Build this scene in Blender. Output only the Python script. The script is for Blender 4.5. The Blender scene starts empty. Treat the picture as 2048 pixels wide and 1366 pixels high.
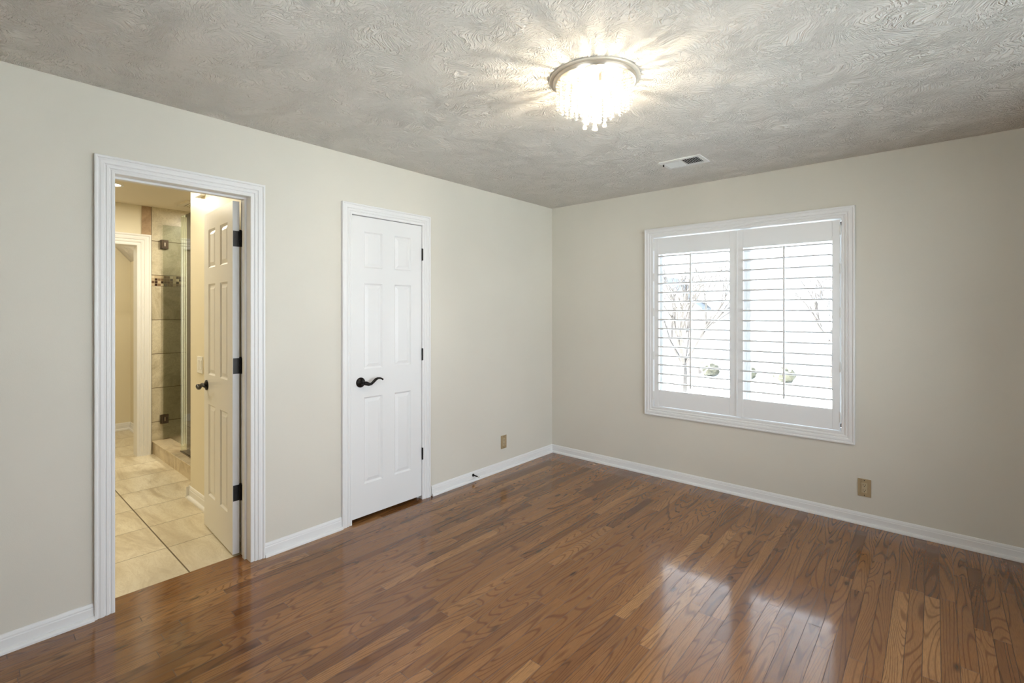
import bpy, bmesh, math, random
from mathutils import Vector, Matrix
random.seed(7)
C = bpy.context.scene.collection
SC = bpy.context.scene
PI = math.pi

# ------------------------------------------------------------------ camera
CAM = Vector((2.905, -3.954, 1.407))
cd = bpy.data.cameras.new('camera'); cam = bpy.data.objects.new('camera', cd); C.objects.link(cam)
cam.location = CAM
cam.rotation_euler = (PI/2, 0, math.radians(41.012))
cd.sensor_width = 36.0; cd.lens = 972.8/2048*36.0
cd.shift_y = (623-683)/2048
cd.clip_start = 0.05; cd.clip_end = 500
SC.camera = cam

# ------------------------------------------------------------------ world, exposure
EXPO = 0.05
W_STR = 9.5
w = bpy.data.worlds.new('sky'); SC.world = w; w.use_nodes = True
nt = w.node_tree; nt.nodes.clear()
wo = nt.nodes.new('ShaderNodeOutputWorld'); bg = nt.nodes.new('ShaderNodeBackground')
tc = nt.nodes.new('ShaderNodeTexCoord'); sx = nt.nodes.new('ShaderNodeSeparateXYZ')
rp = nt.nodes.new('ShaderNodeValToRGB')
nt.links.new(tc.outputs['Generated'], sx.inputs[0]); nt.links.new(sx.outputs['Z'], rp.inputs[0])
rp.color_ramp.elements[0].position = 0.0; rp.color_ramp.elements[0].color = (0.90, 0.94, 1.0, 1)
rp.color_ramp.elements[1].position = 0.8; rp.color_ramp.elements[1].color = (0.74, 0.85, 1.0, 1)
nt.links.new(rp.outputs[0], bg.inputs[0]); bg.inputs[1].default_value = W_STR
nt.links.new(bg.outputs[0], wo.inputs[0])
SC.view_settings.view_transform = 'Standard'; SC.view_settings.look = 'None'
SC.view_settings.exposure = EXPO; SC.view_settings.gamma = 1.0
SC.view_settings.use_curve_mapping = False
cy = SC.cycles
cy.max_bounces = 14; cy.diffuse_bounces = 7; cy.glossy_bounces = 5; cy.transmission_bounces = 8
cy.transparent_max_bounces = 24; cy.sample_clamp_indirect = 6.0; cy.sample_clamp_direct = 0
cy.use_denoising = True; cy.denoising_prefilter = 'ACCURATE'; cy.caustics_reflective = False; cy.caustics_refractive = False
cy.blur_glossy = 0.5

def area(name, loc, rot, sx_, sy_, power, color, shape='RECTANGLE', portal=False, spread=None):
    l = bpy.data.lights.new(name, 'AREA'); l.shape = shape; l.size = sx_; l.size_y = sy_
    l.energy = power; l.color = color
    if spread: l.spread = spread
    o = bpy.data.objects.new(name, l); C.objects.link(o); o.location = loc; o.rotation_euler = rot
    if portal: l.cycles.is_portal = True
    return o
sun_l = bpy.data.lights.new('added_sun', 'SUN'); sun_l.energy = 165.0; sun_l.angle = math.radians(3); sun_l.color = (1.0, 0.96, 0.90)  # sun added to brighten the ground and bounce light onto the ceiling
sun_o = bpy.data.objects.new('added_sun', sun_l); C.objects.link(sun_o); sun_o.rotation_euler = Vector((0.85, 0.0, -0.62)).to_track_quat('-Z', 'Y').to_euler()
# portals only guide the sampling of daylight through the shuttered window and two added ones
area('window_portal', (1.7535, 0.16, 1.3175), (-PI/2, 0, 0), 1.40, 1.50, 1, (1, 1, 1), portal=True)
area('window_portal', (2.05, -5.10, 1.50), (PI/2, 0, 0), 1.20, 1.30, 1, (1, 1, 1), portal=True)
area('window_portal', (4.40, -2.12, 1.28), (0, PI/2, 0), 1.95, 2.50, 1, (1, 1, 1), portal=True)

# ------------------------------------------------------------------ materials
def mat(name, col=(0.8, 0.8, 0.8), rough=0.5, metal=0.0, spec=0.5, coat=0.0, emis=None, es=0.0):
    m = bpy.data.materials.new(name); m.use_nodes = True
    b = m.node_tree.nodes['Principled BSDF']
    b.inputs['Base Color'].default_value = (*col, 1); b.inputs['Roughness'].default_value = rough
    b.inputs['Metallic'].default_value = metal; b.inputs['Specular IOR Level'].default_value = spec
    b.inputs['Coat Weight'].default_value = coat; b.inputs['Coat Roughness'].default_value = 0.1
    if emis: b.inputs['Emission Color'].default_value = (*emis, 1); b.inputs['Emission Strength'].default_value = es
    return m
class N:
    """small node-building helper"""
    def __init__(s, m): s.nt = m.node_tree; s.b = s.nt.nodes['Principled BSDF']
    def n(s, t, **k):
        x = s.nt.nodes.new(t)
        for a, v in k.items(): setattr(x, a, v)
        return x
    def l(s, a, b): s.nt.links.new(a, b)
    def put(s, sock, v):
        if hasattr(v, 'is_linked') or hasattr(v, 'links'): s.l(v, sock)
        else: sock.default_value = v
    def math(s, op, a, b=0.0, c=None):
        x = s.n('ShaderNodeMath', operation=op); s.put(x.inputs[0], a); s.put(x.inputs[1], b)
        if c is not None: s.put(x.inputs[2], c)
        return x.outputs[0]
    def xyz(s, v):
        x = s.n('ShaderNodeSeparateXYZ'); s.l(v, x.inputs[0]); return x.outputs
    def vec(s, a, b, c):
        x = s.n('ShaderNodeCombineXYZ'); s.put(x.inputs[0], a); s.put(x.inputs[1], b); s.put(x.inputs[2], c); return x.outputs[0]
    def noise(s, v, scale=1.0, detail=2.0, rough=0.5, dist=0.0):
        x = s.n('ShaderNodeTexNoise'); s.l(v, x.inputs['Vector']); x.inputs['Scale'].default_value = scale
        x.inputs['Detail'].default_value = detail; x.inputs['Roughness'].default_value = rough
        x.inputs['Distortion'].default_value = dist; return x.outputs[0]
    def white(s, v, dim='3D'):
        x = s.n('ShaderNodeTexWhiteNoise', noise_dimensions=dim)
        if dim == '1D': s.put(x.inputs['W'], v)
        else: s.l(v, x.inputs['Vector'])
        return x
    def ramp(s, f, stops, interp='LINEAR'):
        x = s.n('ShaderNodeValToRGB'); x.color_ramp.interpolation = interp; s.l(f, x.inputs[0])
        e = x.color_ramp.elements
        while len(e) < len(stops): e.new(0.5)
        for k, (p, c) in enumerate(stops): e[k].position = p; e[k].color = (*c, 1) if len(c) == 3 else c
        return x.outputs[0]
    def mixc(s, f, a, b, mode='MIX'):
        x = s.n('ShaderNodeMix', data_type='RGBA', blend_type=mode); s.put(x.inputs[0], f)
        for i, v in ((6, a), (7, b)):
            if isinstance(v, tuple): x.inputs[i].default_value = (*v, 1)
            else: s.l(v, x.inputs[i])
        return x.outputs[2]
    def maprange(s, v, a, b, c=0.0, d=1.0, smooth=False):
        x = s.n('ShaderNodeMapRange'); s.l(v, x.inputs[0])
        if smooth: x.interpolation_type = 'SMOOTHSTEP'
        for i, q in enumerate((a, b, c, d)): x.inputs[i+1].default_value = q
        return x.outputs[0]
    def bump(s, h, strength=0.5, dist=0.01):
        x = s.n('ShaderNodeBump'); s.l(h, x.inputs['Height']); x.inputs['Strength'].default_value = strength
        x.inputs['Distance'].default_value = dist; s.l(x.outputs[0], s.b.inputs['Normal']); return x
    def pos(s):
        return s.n('ShaderNodeNewGeometry').outputs['Position']

def paint(name, col, rough=0.55, bump=0.12, scale=260.0):
    m = mat(name, col, rough, spec=0.35); q = N(m); p = q.pos()
    if bump > 0: h = q.noise(p, scale, 3, 0.6); q.bump(h, bump, 0.002)
    v = q.noise(p, 1.3, 2, 0.5); c = q.mixc(q.maprange(v, 0.3, 0.7), tuple(x*0.97 for x in col), tuple(min(1, x*1.02) for x in col))
    q.l(c, q.b.inputs['Base Color']); return m
M_wall = paint('greige_wall_paint', (0.66, 0.632, 0.562))
M_bath = paint('cream_bath_paint', (0.74, 0.685, 0.54), 0.4)
M_trim = paint('white_trim_enamel', (0.77, 0.77, 0.77), 0.34, 0.0)
M_door = paint('white_door_enamel', (0.77, 0.77, 0.77), 0.36, 0.0)
M_louv = paint('white_shutter_enamel', (0.80, 0.81, 0.82), 0.35, 0.0)
M_bceil = paint('smooth_bath_ceiling', (0.76, 0.70, 0.58), 0.7)
M_black = mat('oil_rubbed_bronze', (0.012, 0.010, 0.009), 0.32, 0.6)
M_dark = mat('recess_shade_black', (0.01, 0.01, 0.01), 0.8)  # near-black colour stands in for shade inside duct, fan and outlet slots
M_chrome = mat('polished_chrome', (0.70, 0.64, 0.56), 0.30, 1.0)
M_white = mat('white_plastic', (0.78, 0.78, 0.76), 0.4)
M_tan = mat('tan_plastic', (0.36, 0.27, 0.15), 0.45)
M_tan2 = mat('almond_plastic', (0.44, 0.35, 0.22), 0.35)
M_pewter = mat('dark_pewter', (0.12, 0.095, 0.075), 0.25, 0.9)

# knock-down brushed ceiling texture
M_ceil = mat('stomped_ceiling', (0.78, 0.75, 0.70), 0.75, spec=0.25)
q = N(M_ceil); p = q.pos()
warp = q.n('ShaderNodeTexNoise'); q.l(p, warp.inputs['Vector']); warp.inputs['Scale'].default_value = 5.0; warp.inputs['Detail'].default_value = 1.0
wv = q.n('ShaderNodeVectorMath', operation='MULTIPLY_ADD'); q.l(warp.outputs['Color'], wv.inputs[0]); wv.inputs[1].default_value = (0.22, 0.22, 0); q.l(p, wv.inputs[2])
hs = []
for (cell, fine, off) in ((6.5, 190.0, 0.0), (9.5, 140.0, 3.7)):
    sh = q.n('ShaderNodeVectorMath', operation='ADD'); q.l(wv.outputs[0], sh.inputs[0]); sh.inputs[1].default_value = (off, off*1.3, 0)
    vo = q.n('ShaderNodeTexVoronoi', voronoi_dimensions='2D', feature='F1'); q.l(sh.outputs[0], vo.inputs['Vector']); vo.inputs['Scale'].default_value = cell
    ang = q.math('MULTIPLY', q.xyz(vo.outputs['Color'])[0], 6.283)
    rot = q.n('ShaderNodeVectorRotate', rotation_type='Z_AXIS'); q.l(wv.outputs[0], rot.inputs['Vector']); q.l(ang, rot.inputs['Angle'])
    ln = q.xyz(rot.outputs[0])
    st = q.vec(q.math('MULTIPLY', ln[0], 0.22), ln[1], q.xyz(vo.outputs['Color'])[1])
    nz = q.noise(st, fine, 1.5, 0.5, 0.35)
    hs.append(q.maprange(nz, 0.50, 0.66, 0, 1, True))
h = q.math('MAXIMUM', hs[0], hs[1])
patch = q.maprange(q.noise(p, 7.0, 2, 0.5), 0.35, 0.65, 0.35, 1.0)
h = q.math('MULTIPLY', h, patch)
h = q.math('ADD', h, q.math('MULTIPLY', q.noise(p, 140, 2, 0.6), 0.18))
q.bump(h, 1.0, 0.0095)

# strip oak floor: 57 mm boards running along Y, random lengths
M_wood = mat('oak_strip_floor', (0.2, 0.08, 0.03), 0.2, spec=0.5); q = N(M_wood); p = q.pos(); X, Y, Z = q.xyz(p)[:3]
PW = 0.057
rowf = q.math('DIVIDE', q.math('ADD', X, 5.0), PW); row = q.math('FLOOR', rowf); fx = q.math('FRACT', rowf)
r1 = q.white(row, '1D').outputs['Value']; r2 = q.white(q.math('ADD', row, 77.3), '1D').outputs['Value']
L = q.math('ADD', 0.62, q.math('MULTIPLY', r2, 0.55))
bf = q.math('DIVIDE', q.math('ADD', q.math('ADD', Y, 20.0), q.math('MULTIPLY', r1, 3.0)), L)
# nudge each joint so boards differ in length inside a row
bidx = q.math('FLOOR', bf); fy = q.math('FRACT', bf)
wn = q.white(q.vec(row, bidx, 0.0)); rc = q.xyz(wn.outputs['Color'])
tone = wn.outputs['Value']
gx = q.math('ADD', q.math('MULTIPLY', X, 1.0), q.math('MULTIPLY', rc[0], 30.0))
gy = q.math('ADD', q.math('MULTIPLY', Y, 0.105), q.math('MULTIPLY', rc[1], 30.0))
rings = q.noise(q.vec(gx, gy, q.math('MULTIPLY', rc[2], 9.0)), 8.5, 0.6, 0.5, 0.5)
rg = q.math('FRACT', q.math('MULTIPLY', rings, q.math('ADD', 12.0, q.math('MULTIPLY', rc[0], 16.0))))
rg = q.math('ABSOLUTE', q.math('SUBTRACT', q.math('MULTIPLY', rg, 2.0), 1.0))
rg = q.maprange(rg, 0.0, 0.42, 0.0, 1.0, True)
pores = q.noise(q.vec(gx, q.math('MULTIPLY', gy, 0.45), 0.0), 420.0, 2, 0.6)
pores = q.maprange(pores, 0.36, 0.56, 0, 1)
mott = q.noise(q.vec(gx, q.math('MULTIPLY', gy, 2.2), 3.0), 14.0, 3, 0.6)
base = q.ramp(tone, [(0.0, (0.150, 0.058, 0.018)), (0.25, (0.225, 0.095, 0.030)), (0.8, (0.280, 0.126, 0.042)), (1.0, (0.38, 0.195, 0.075))])
c1 = q.mixc(q.math('MULTIPLY', q.math('SUBTRACT', 1.0, rg), 0.80), base, q.mixc(1.0, base, (0.44, 0.34, 0.28), 'MULTIPLY'))
c1 = q.mixc(q.math('MULTIPLY', q.math('SUBTRACT', 1.0, pores), 0.30), c1, (0.06, 0.022, 0.008))
c1 = q.mixc(q.maprange(mott, 0.30, 0.72, 0.24, 0.0), c1, (0.10, 0.045, 0.020))
knot = q.n('ShaderNodeTexVoronoi', voronoi_dimensions='2D'); q.l(q.vec(q.math('MULTIPLY', X, 3.0), q.math('MULTIPLY', Y, 1.1), 0.0), knot.inputs['Vector']); knot.inputs['Scale'].default_value = 1.0
kd = q.maprange(knot.outputs['Distance'], 0.01, 0.055, 0.7, 0.0, True)
c1 = q.mixc(kd, c1, (0.035, 0.014, 0.006))
ex = q.math('MULTIPLY', q.math('MINIMUM', fx, q.math('SUBTRACT', 1.0, fx)), PW)
ey = q.math('MULTIPLY', q.math('MINIMUM', fy, q.math('SUBTRACT', 1.0, fy)), L)
ed = q.math('MINIMUM', ex, ey)
gap = q.maprange(ed, 0.0005, 0.0016, 1.0, 0.0)
c1 = q.mixc(q.math('MULTIPLY', gap, 0.8), c1, (0.02, 0.007, 0.003))
q.l(c1, q.b.inputs['Base Color'])
tilt = q.math('MULTIPLY', q.math('MULTIPLY', q.math('SUBTRACT', fx, 0.5), q.math('SUBTRACT', rc[1], 0.5)), 0.0)
hh = q.math('ADD', q.math('MULTIPLY', q.maprange(ed, 0.0, 0.003, 0.0, 1.0, True), 1.0), q.math('MULTIPLY', rg, 0.10))
hh = q.math('ADD', hh, q.math('MULTIPLY', q.noise(q.vec(X, q.math('MULTIPLY', Y, 0.4), tone), 22.0, 1, 0.5), 0.35))
q.bump(hh, 0.10, 0.0008)
rr = q.math('ADD', 0.105, q.math('MULTIPLY', q.math('SUBTRACT', 1.0, rg), 0.06))
rr = q.math('ADD', rr, q.math('MULTIPLY', gap, 0.5)); q.l(rr, q.b.inputs['Roughness']); q.b.inputs['Specular IOR Level'].default_value = 0.36; q.b.inputs['Coat Weight'].default_value = 0.36; q.b.inputs['Coat Roughness'].default_value = 0.13

# stone-look tile
def stone(name, a, b, c, rough, scale=4.0, grid=None, stretch=(1, 1, 1)):
    m = mat(name, a, rough); q = N(m); p = q.pos()
    mp = q.n('ShaderNodeMapping'); q.l(p, mp.inputs[0]); mp.inputs['Scale'].default_value = stretch
    P = mp.outputs[0]; X, Y, Z = q.xyz(p)[:3]; g = None
    if grid:
        s, t, gd = grid(q, X, Y, Z)
        rnd = q.white(q.vec(s, t, 0.0)).outputs['Color']
        ad = q.n('ShaderNodeVectorMath', operation='MULTIPLY_ADD'); q.l(rnd, ad.inputs[0]); ad.inputs[1].default_value = (6, 6, 6); q.l(P, ad.inputs[2]); P = ad.outputs[0]
        g = gd
    n1 = q.noise(P, scale, 6, 0.62, 1.6); n2 = q.noise(P, scale*3.2, 5, 0.7, 2.2)
    col = q.ramp(n1, [(0.30, c), (0.47, b), (0.58, a), (0.75, b)])
    vein = q.maprange(q.math('ABSOLUTE', q.math('SUBTRACT', n2, 0.5)), 0.0, 0.035, 0.42, 0.0)
    col = q.mixc(vein, col, c)
    if grid:
        tint = q.maprange(q.xyz(rnd)[0], 0.0, 1.0, 0.0, 0.35); col = q.mixc(tint, col, c)
        col = q.mixc(g, col, (0.12, 0.085, 0.045))
        q.bump(q.math('SUBTRACT', q.math('MULTIPLY', n2, 0.15), g), 0.5, 0.002)
    else: q.bump(n2, 0.12, 0.002)
    q.l(col, q.b.inputs['Base Color']); return m
def grid_line(q, coord, off, pitch, half):
    f = q.math('DIVIDE', q.math('SUBTRACT', coord, off), pitch); i = q.math('FLOOR', f); r = q.math('FRACT', f)
    d = q.math('MULTIPLY', q.math('MINIMUM', r, q.math('SUBTRACT', 1.0, r)), pitch)
    return i, q.maprange(d, half*0.7, half*1.3, 1.0, 0.0)
def floor_grid(q, X, Y, Z):
    i, gx_ = grid_line(q, X, -0.13-0.418*20, 0.418, 0.0022); j, gy_ = grid_line(q, Y, -3.115-0.85*8, 0.85, 0.0036)
    return i, j, q.math('MAXIMUM', gx_, gy_)
def wall_grid(q, X, Y, Z):
    zc = q.math('SUBTRACT', Z, q.math('MULTIPLY', q.math('GREATER_THAN', Z, 1.70), 0.108))
    i, gz = grid_line(q, zc, 1.660-0.337*8, 0.337, 0.0028); j, gy_ = grid_line(q, Y, -2.668-0.337*12, 0.337, 0.0026)
    k, gx_ = grid_line(q, X, -2.938-0.337*6, 0.337, 0.0026)
    return q.math('ADD', i, q.math('MULTIPLY', k, 17.0)), j, q.math('MAXIMUM', gz, gy_)
M_tile = stone('limestone_floor_tile', (0.78, 0.72, 0.57), (0.69, 0.62, 0.47), (0.48, 0.40, 0.27), 0.28, 1.9, floor_grid, (0.8, 2.6, 1))
M_shower = stone('travertine_shower_tile', (0.64, 0.59, 0.46), (0.53, 0.48, 0.36), (0.34, 0.29, 0.20), 0.3, 3.0, wall_grid, (1, 1, 1))
M_bull = stone('brown_border_tile', (0.42, 0.30, 0.19), (0.36, 0.25, 0.155), (0.26, 0.17, 0.10), 0.35, 6.0)
M_curb = stone('curb_travertine', (0.62, 0.53, 0.38), (0.52, 0.43, 0.29), (0.36, 0.27, 0.165), 0.3, 5.0)
# small glass and stone mosaic
M_mos = mat('glass_stone_mosaic', (0.3, 0.2, 0.1), 0.15); q = N(M_mos); p = q.pos(); X, Y, Z = q.xyz(p)[:3]
i, g1 = grid_line(q, Z, 1.660, 0.0258, 0.0013); j, g2 = grid_line(q, Y, -2.668, 0.0258, 0.0013)
rv = q.white(q.vec(i, j, 1.0)).outputs['Value']
col = q.ramp(rv, [(0.0, (0.035, 0.016, 0.010)), (0.24, (0.20, 0.13, 0.075)), (0.45, (0.45, 0.36, 0.24)), (0.68, (0.12, 0.07, 0.04)), (0.80, (0.60, 0.52, 0.38))], 'CONSTANT')
q.l(q.mixc(q.math('MAXIMUM', g1, g2), col, (0.42, 0.35, 0.24)), q.b.inputs['Base Color'])

def thin_glass(name, tint, refl=0.08, rough=0.0):
    m = bpy.data.materials.new(name); m.use_nodes = True; t = m.node_tree; t.nodes.clear()
    o = t.nodes.new('ShaderNodeOutputMaterial'); a = t.nodes.new('ShaderNodeBsdfTransparent'); a.inputs[0].default_value = (*tint, 1)
    g = t.nodes.new('ShaderNodeBsdfGlossy'); g.inputs['Roughness'].default_value = rough; g.inputs[0].default_value = (1, 1, 1, 1)
    f = t.nodes.new('ShaderNodeFresnel'); f.inputs[0].default_value = 1.45
    s = t.nodes.new('ShaderNodeMath'); s.operation = 'MULTIPLY'; s.inputs[1].default_value = refl/0.04
    mx = t.nodes.new('ShaderNodeMixShader'); t.links.new(f.outputs[0], s.inputs[0]); t.links.new(s.outputs[0], mx.inputs[0])
    t.links.new(a.outputs[0], mx.inputs[1]); t.links.new(g.outputs[0], mx.inputs[2]); t.links.new(mx.outputs[0], o.inputs[0]); return m
M_pane = thin_glass('window_pane_glass', (0.96, 0.98, 0.98), 0.04)
M_shglass = thin_glass('greenish_shower_glass', (0.962, 0.98, 0.95), 0.05)
M_gedge = thin_glass('glass_edge_green', (0.80, 0.90, 0.78), 0.06)
M_crystal = bpy.data.materials.new('cut_crystal'); M_crystal.use_nodes = True
t = M_crystal.node_tree; t.nodes.clear(); o_ = t.nodes.new('ShaderNodeOutputMaterial')
a_ = t.nodes.new('ShaderNodeBsdfTransparent'); a_.inputs[0].default_value = (0.97, 0.96, 0.92, 1)
g_ = t.nodes.new('ShaderNodeBsdfGlossy'); g_.inputs['Roughness'].default_value = 0.08
d_ = t.nodes.new('ShaderNodeBsdfTranslucent'); d_.inputs[0].default_value = (0.95, 0.92, 0.86, 1)
m1 = t.nodes.new('ShaderNodeMixShader'); m1.inputs[0].default_value = 0.22; m2 = t.nodes.new('ShaderNodeMixShader'); m2.inputs[0].default_value = 0.58
t.links.new(g_.outputs[0], m1.inputs[1]); t.links.new(d_.outputs[0], m1.inputs[2])
t.links.new(a_.outputs[0], m2.inputs[1]); t.links.new(m1.outputs[0], m2.inputs[2]); t.links.new(m2.outputs[0], o_.inputs[0])
M_bulb = mat('lit_bulb', (1, 1, 1), 0.5, emis=(1.0, 0.83, 0.60), es=60.0)
M_can = mat('lit_can_lens', (1, 1, 1), 0.5, emis=(1.0, 0.86, 0.62), es=10.0)

# ------------------------------------------------------------------ mesh helpers
def link(name, bm, m, parent=None, smooth=False, angle=None):
    bmesh.ops.remove_doubles(bm, verts=bm.verts, dist=1e-6)
    bmesh.ops.recalc_face_normals(bm, faces=bm.faces)
    me = bpy.data.meshes.new(name); bm.to_mesh(me); bm.free()
    for x in (m if isinstance(m, (list, tuple)) else [m]): me.materials.append(x)
    if smooth:
        for f in me.polygons: f.use_smooth = True
        if angle:
            try: me.set_sharp_from_angle(angle=math.radians(angle))
            except Exception: pass
    o = bpy.data.objects.new(name, me); C.objects.link(o)
    if parent: o.parent = parent
    return o
def tag(o, label=None, cat=None, group=None, kind=None):
    if label: o['label'] = label
    if cat: o['category'] = cat
    if group: o['group'] = group
    if kind: o['kind'] = kind
    return o
def empty(name, loc=(0, 0, 0), rz=0.0):
    o = bpy.data.objects.new(name, None); C.objects.link(o); o.location = loc; o.rotation_euler = (0, 0, rz)
    o.empty_display_size = 0.05; return o
def box(bm, x0, x1, y0, y1, z0, z1, bev=0.0, mi=0):
    r = bmesh.ops.create_cube(bm, size=1.0)
    vs = r['verts']; bmesh.ops.scale(bm, verts=vs, vec=(x1-x0, y1-y0, z1-z0)); bmesh.ops.translate(bm, verts=vs, vec=((x0+x1)/2, (y0+y1)/2, (z0+z1)/2))
    fs = {f for v in vs for f in v.link_faces}
    for f in fs: f.material_index = mi
    if bev > 0:
        es = {e for v in vs for e in v.link_edges}
        bmesh.ops.bevel(bm, geom=list(es), offset=bev, segments=2, affect='EDGES', profile=0.5)
def B(*boxes, bev=0.0):
    bm = bmesh.new()
    for b in boxes: box(bm, *b, bev=bev)
    return bm
def tube(bm, pts, rad, seg=12, cap=True, flat=None):
    """tapered tube through pts; flat=(axis, factor) squashes the section"""
    pts = [Vector(p_) for p_ in pts]; rings = []
    for k, p_ in enumerate(pts):
        d = (pts[min(k+1, len(pts)-1)]-pts[max(k-1, 0)]).normalized()
        up = Vector((0, 0, 1)) if abs(d.z) < 0.9 else Vector((1, 0, 0))
        a = d.cross(up).normalized(); b = d.cross(a).normalized(); r = rad[k] if isinstance(rad, (list, tuple)) else rad
        rings.append([bm.verts.new(p_+(a*math.cos(2*PI*i/seg)+b*math.sin(2*PI*i/seg))*r) for i in range(seg)])
    for k in range(len(rings)-1):
        for i in range(seg):
            bm.faces.new((rings[k][i], rings[k][(i+1) % seg], rings[k+1][(i+1) % seg], rings[k+1][i]))
    if cap: bm.faces.new(rings[0]); bm.faces.new(list(reversed(rings[-1])))
def lathe(bm, prof, M=None, seg=32):
    """prof: list of (r, h); revolved round Z, then transformed by M"""
    M = M or Matrix.Identity(4); rings = []
    for r, h in prof:
        if r < 1e-6: rings.append([bm.verts.new(M @ Vector((0, 0, h)))])
        else: rings.append([bm.verts.new(M @ Vector((r*math.cos(2*PI*i/seg), r*math.sin(2*PI*i/seg), h))) for i in range(seg)])
    for a, b in zip(rings[:-1], rings[1:]):
        for i in range(seg):
            j = (i+1) % seg
            if len(a) == 1 and len(b) == 1: continue
            if len(a) == 1: bm.faces.new((a[0], b[j], b[i]))
            elif len(b) == 1: bm.faces.new((a[i], a[j], b[0]))
            else: bm.faces.new((a[i], a[j], b[j], b[i]))
def extrude_prof(bm, prof, f0, f1):
    """prof [(a,b)] closed polygon; f0/f1 map a profile point to 3-D at each end"""
    A = [bm.verts.new(f0(*p_)) for p_ in prof]; Bv = [bm.verts.new(f1(*p_)) for p_ in prof]; n = len(prof)
    for i in range(n): bm.faces.new((A[i], A[(i+1) % n], Bv[(i+1) % n], Bv[i]))
    bm.faces.new(A); bm.faces.new(list(reversed(Bv)))
def casing(bm, s0, s1, z0, z1, prof, mp, closed=False):
    """mitred moulding round an opening; prof [(w,t)], mp(s,z,t) -> 3-D"""
    n = len(prof); cols = []
    for (w_, t_) in prof:
        if closed: path = [(s0-w_, z0-w_), (s0-w_, z1+w_), (s1+w_, z1+w_), (s1+w_, z0-w_)]
        else: path = [(s0-w_, z0), (s0-w_, z1+w_), (s1+w_, z1+w_), (s1+w_, z0)]
        cols.append([bm.verts.new(mp(s, z, t_)) for s, z in path])
    segs = 4 if closed else 3
    for i in range(n):
        j = (i+1) % n
        for k in range(segs):
            l = (k+1) % 4; bm.faces.new((cols[i][k], cols[j][k], cols[j][l], cols[i][l]))
    if not closed:
        bm.faces.new([c[0] for c in cols]); bm.faces.new([c[3] for c in cols][::-1])
CAS = [(0.0, 0.0), (0.0, 0.0095), (0.003, 0.0115), (0.012, 0.0115), (0.015, 0.0085), (0.019, 0.0085), (0.023, 0.0135), (0.031, 0.0145),
       (0.034, 0.0115), (0.037, 0.0115), (0.041, 0.0165), (0.052, 0.0175), (0.060, 0.0150), (0.063, 0.0150), (0.066, 0.0200), (0.073, 0.0205), (0.076, 0.0185), (0.076, 0.0)]
BBP = [(0.0, 0.0), (0.0275, 0.0), (0.0270, 0.008), (0.0230, 0.015), (0.0160, 0.0185), (0.0115, 0.0190), (0.0110, 0.052), (0.0085, 0.056), (0.0085, 0.062), (0.0060, 0.071), (0.0035, 0.0745), (0.0, 0.0755)]
def wall_x(y_is=0.0, sgn=1): return lambda s, z, t: Vector((y_is+sgn*t, s, z))      # plane x = const
def wall_y(v=0.0, sgn=-1): return lambda s, z, t: Vector((s, v+sgn*t, z))           # plane y = const
def baseboard(name, axis, v, sgn, s0, s1, label, m=None, k=1.0):
    bm = bmesh.new(); mp = wall_x(v, sgn) if axis == 'x' else wall_y(v, sgn)
    extrude_prof(bm, BBP, lambda t, z: mp(s0, z*k, t), lambda t, z: mp(s1, z*k, t))
    return tag(link(name, bm, m or M_trim), label, 'baseboard', kind='structure')

# ------------------------------------------------------------------ room shell
H = 2.44
XR, YN = 4.20, -4.90
WX0 = -0.12
BO = (-3.455, -2.858, 2.052)      # bathroom opening y0,y1,top (finished jamb faces)
CO = (-2.233, -1.643, 2.050)      # closet opening
J = 0.018
def wb(*b, name, label, m, bevel=0.0): return tag(link(name, B(*b, bev=bevel), m), label, 'wall', kind='structure')
tag(link('floor', B((-0.13, XR+0.12, YN-0.12, 0.12, -0.12, 0.0), (-0.75, -0.13, -2.30, -1.58, -0.12, 0.0)), M_wood), 'glossy brown oak strip floor of the empty bedroom', 'floor', kind='structure')
tag(link('ceiling', B((WX0/2, XR+0.12, YN-0.12, 0.12, H, H+0.12)), M_ceil), 'off-white brushed texture ceiling of the bedroom', 'ceiling', kind='structure')
wb((WX0, 0, YN-0.12, BO[0]-J, 0, H), (WX0, 0, BO[0]-J, BO[1]+J, BO[2]+J, H), (WX0, 0, BO[1]+J, CO[0]-J, 0, H),
   (WX0, 0, CO[0]-J, CO[1]+J, CO[2]+J, H), (WX0, 0, CO[1]+J, 0.12, 0, H), name='wall_left', label='greige painted wall with the bathroom doorway and the closet door', m=M_wall)
WI = (1.080, 2.427, 0.595, 2.040)
wb((0, WI[0], 0, 0.16, 0, H), (WI[1], XR+0.12, 0, 0.16, 0, H), (WI[0], WI[1], 0, 0.16, 0, WI[2]), (WI[0], WI[1], 0, 0.16, WI[3], H),
   name='wall_back', label='greige painted wall holding the shuttered window', m=M_wall)
W2 = (-3.35, -0.90, 0.35, 2.20); W3 = (1.50, 2.60, 0.90, 2.10)
wb((XR, XR+0.16, YN, W2[0], 0, H), (XR, XR+0.16, W2[1], 0.0, 0, H), (XR, XR+0.16, W2[0], W2[1], 0, W2[2]), (XR, XR+0.16, W2[0], W2[1], W2[3], H),
   name='wall_right', label='greige painted wall to the right of the camera with an added bare window', m=M_wall)
wb((-0.0, W3[0], YN-0.12, YN, 0, H), (W3[1], XR+0.16, YN-0.12, YN, 0, H), (W3[0], W3[1], YN-0.12, YN, 0, W3[2]), (W3[0], W3[1], YN-0.12, YN, W3[3], H), name='wall_front', label='greige painted wall with an added window behind the camera', m=M_wall)
for (a, b, lb) in ((YN, BO[0]-0.076, 'left of the bathroom doorway'), (BO[1]+0.076, CO[0]-0.068, 'between bathroom doorway and closet door'), (CO[1]+0.086, 0.0, 'from closet door to the far corner')):
    baseboard('baseboard_left', 'x', 0.0, 1, a, b, 'white baseboard ' + lb)
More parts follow.
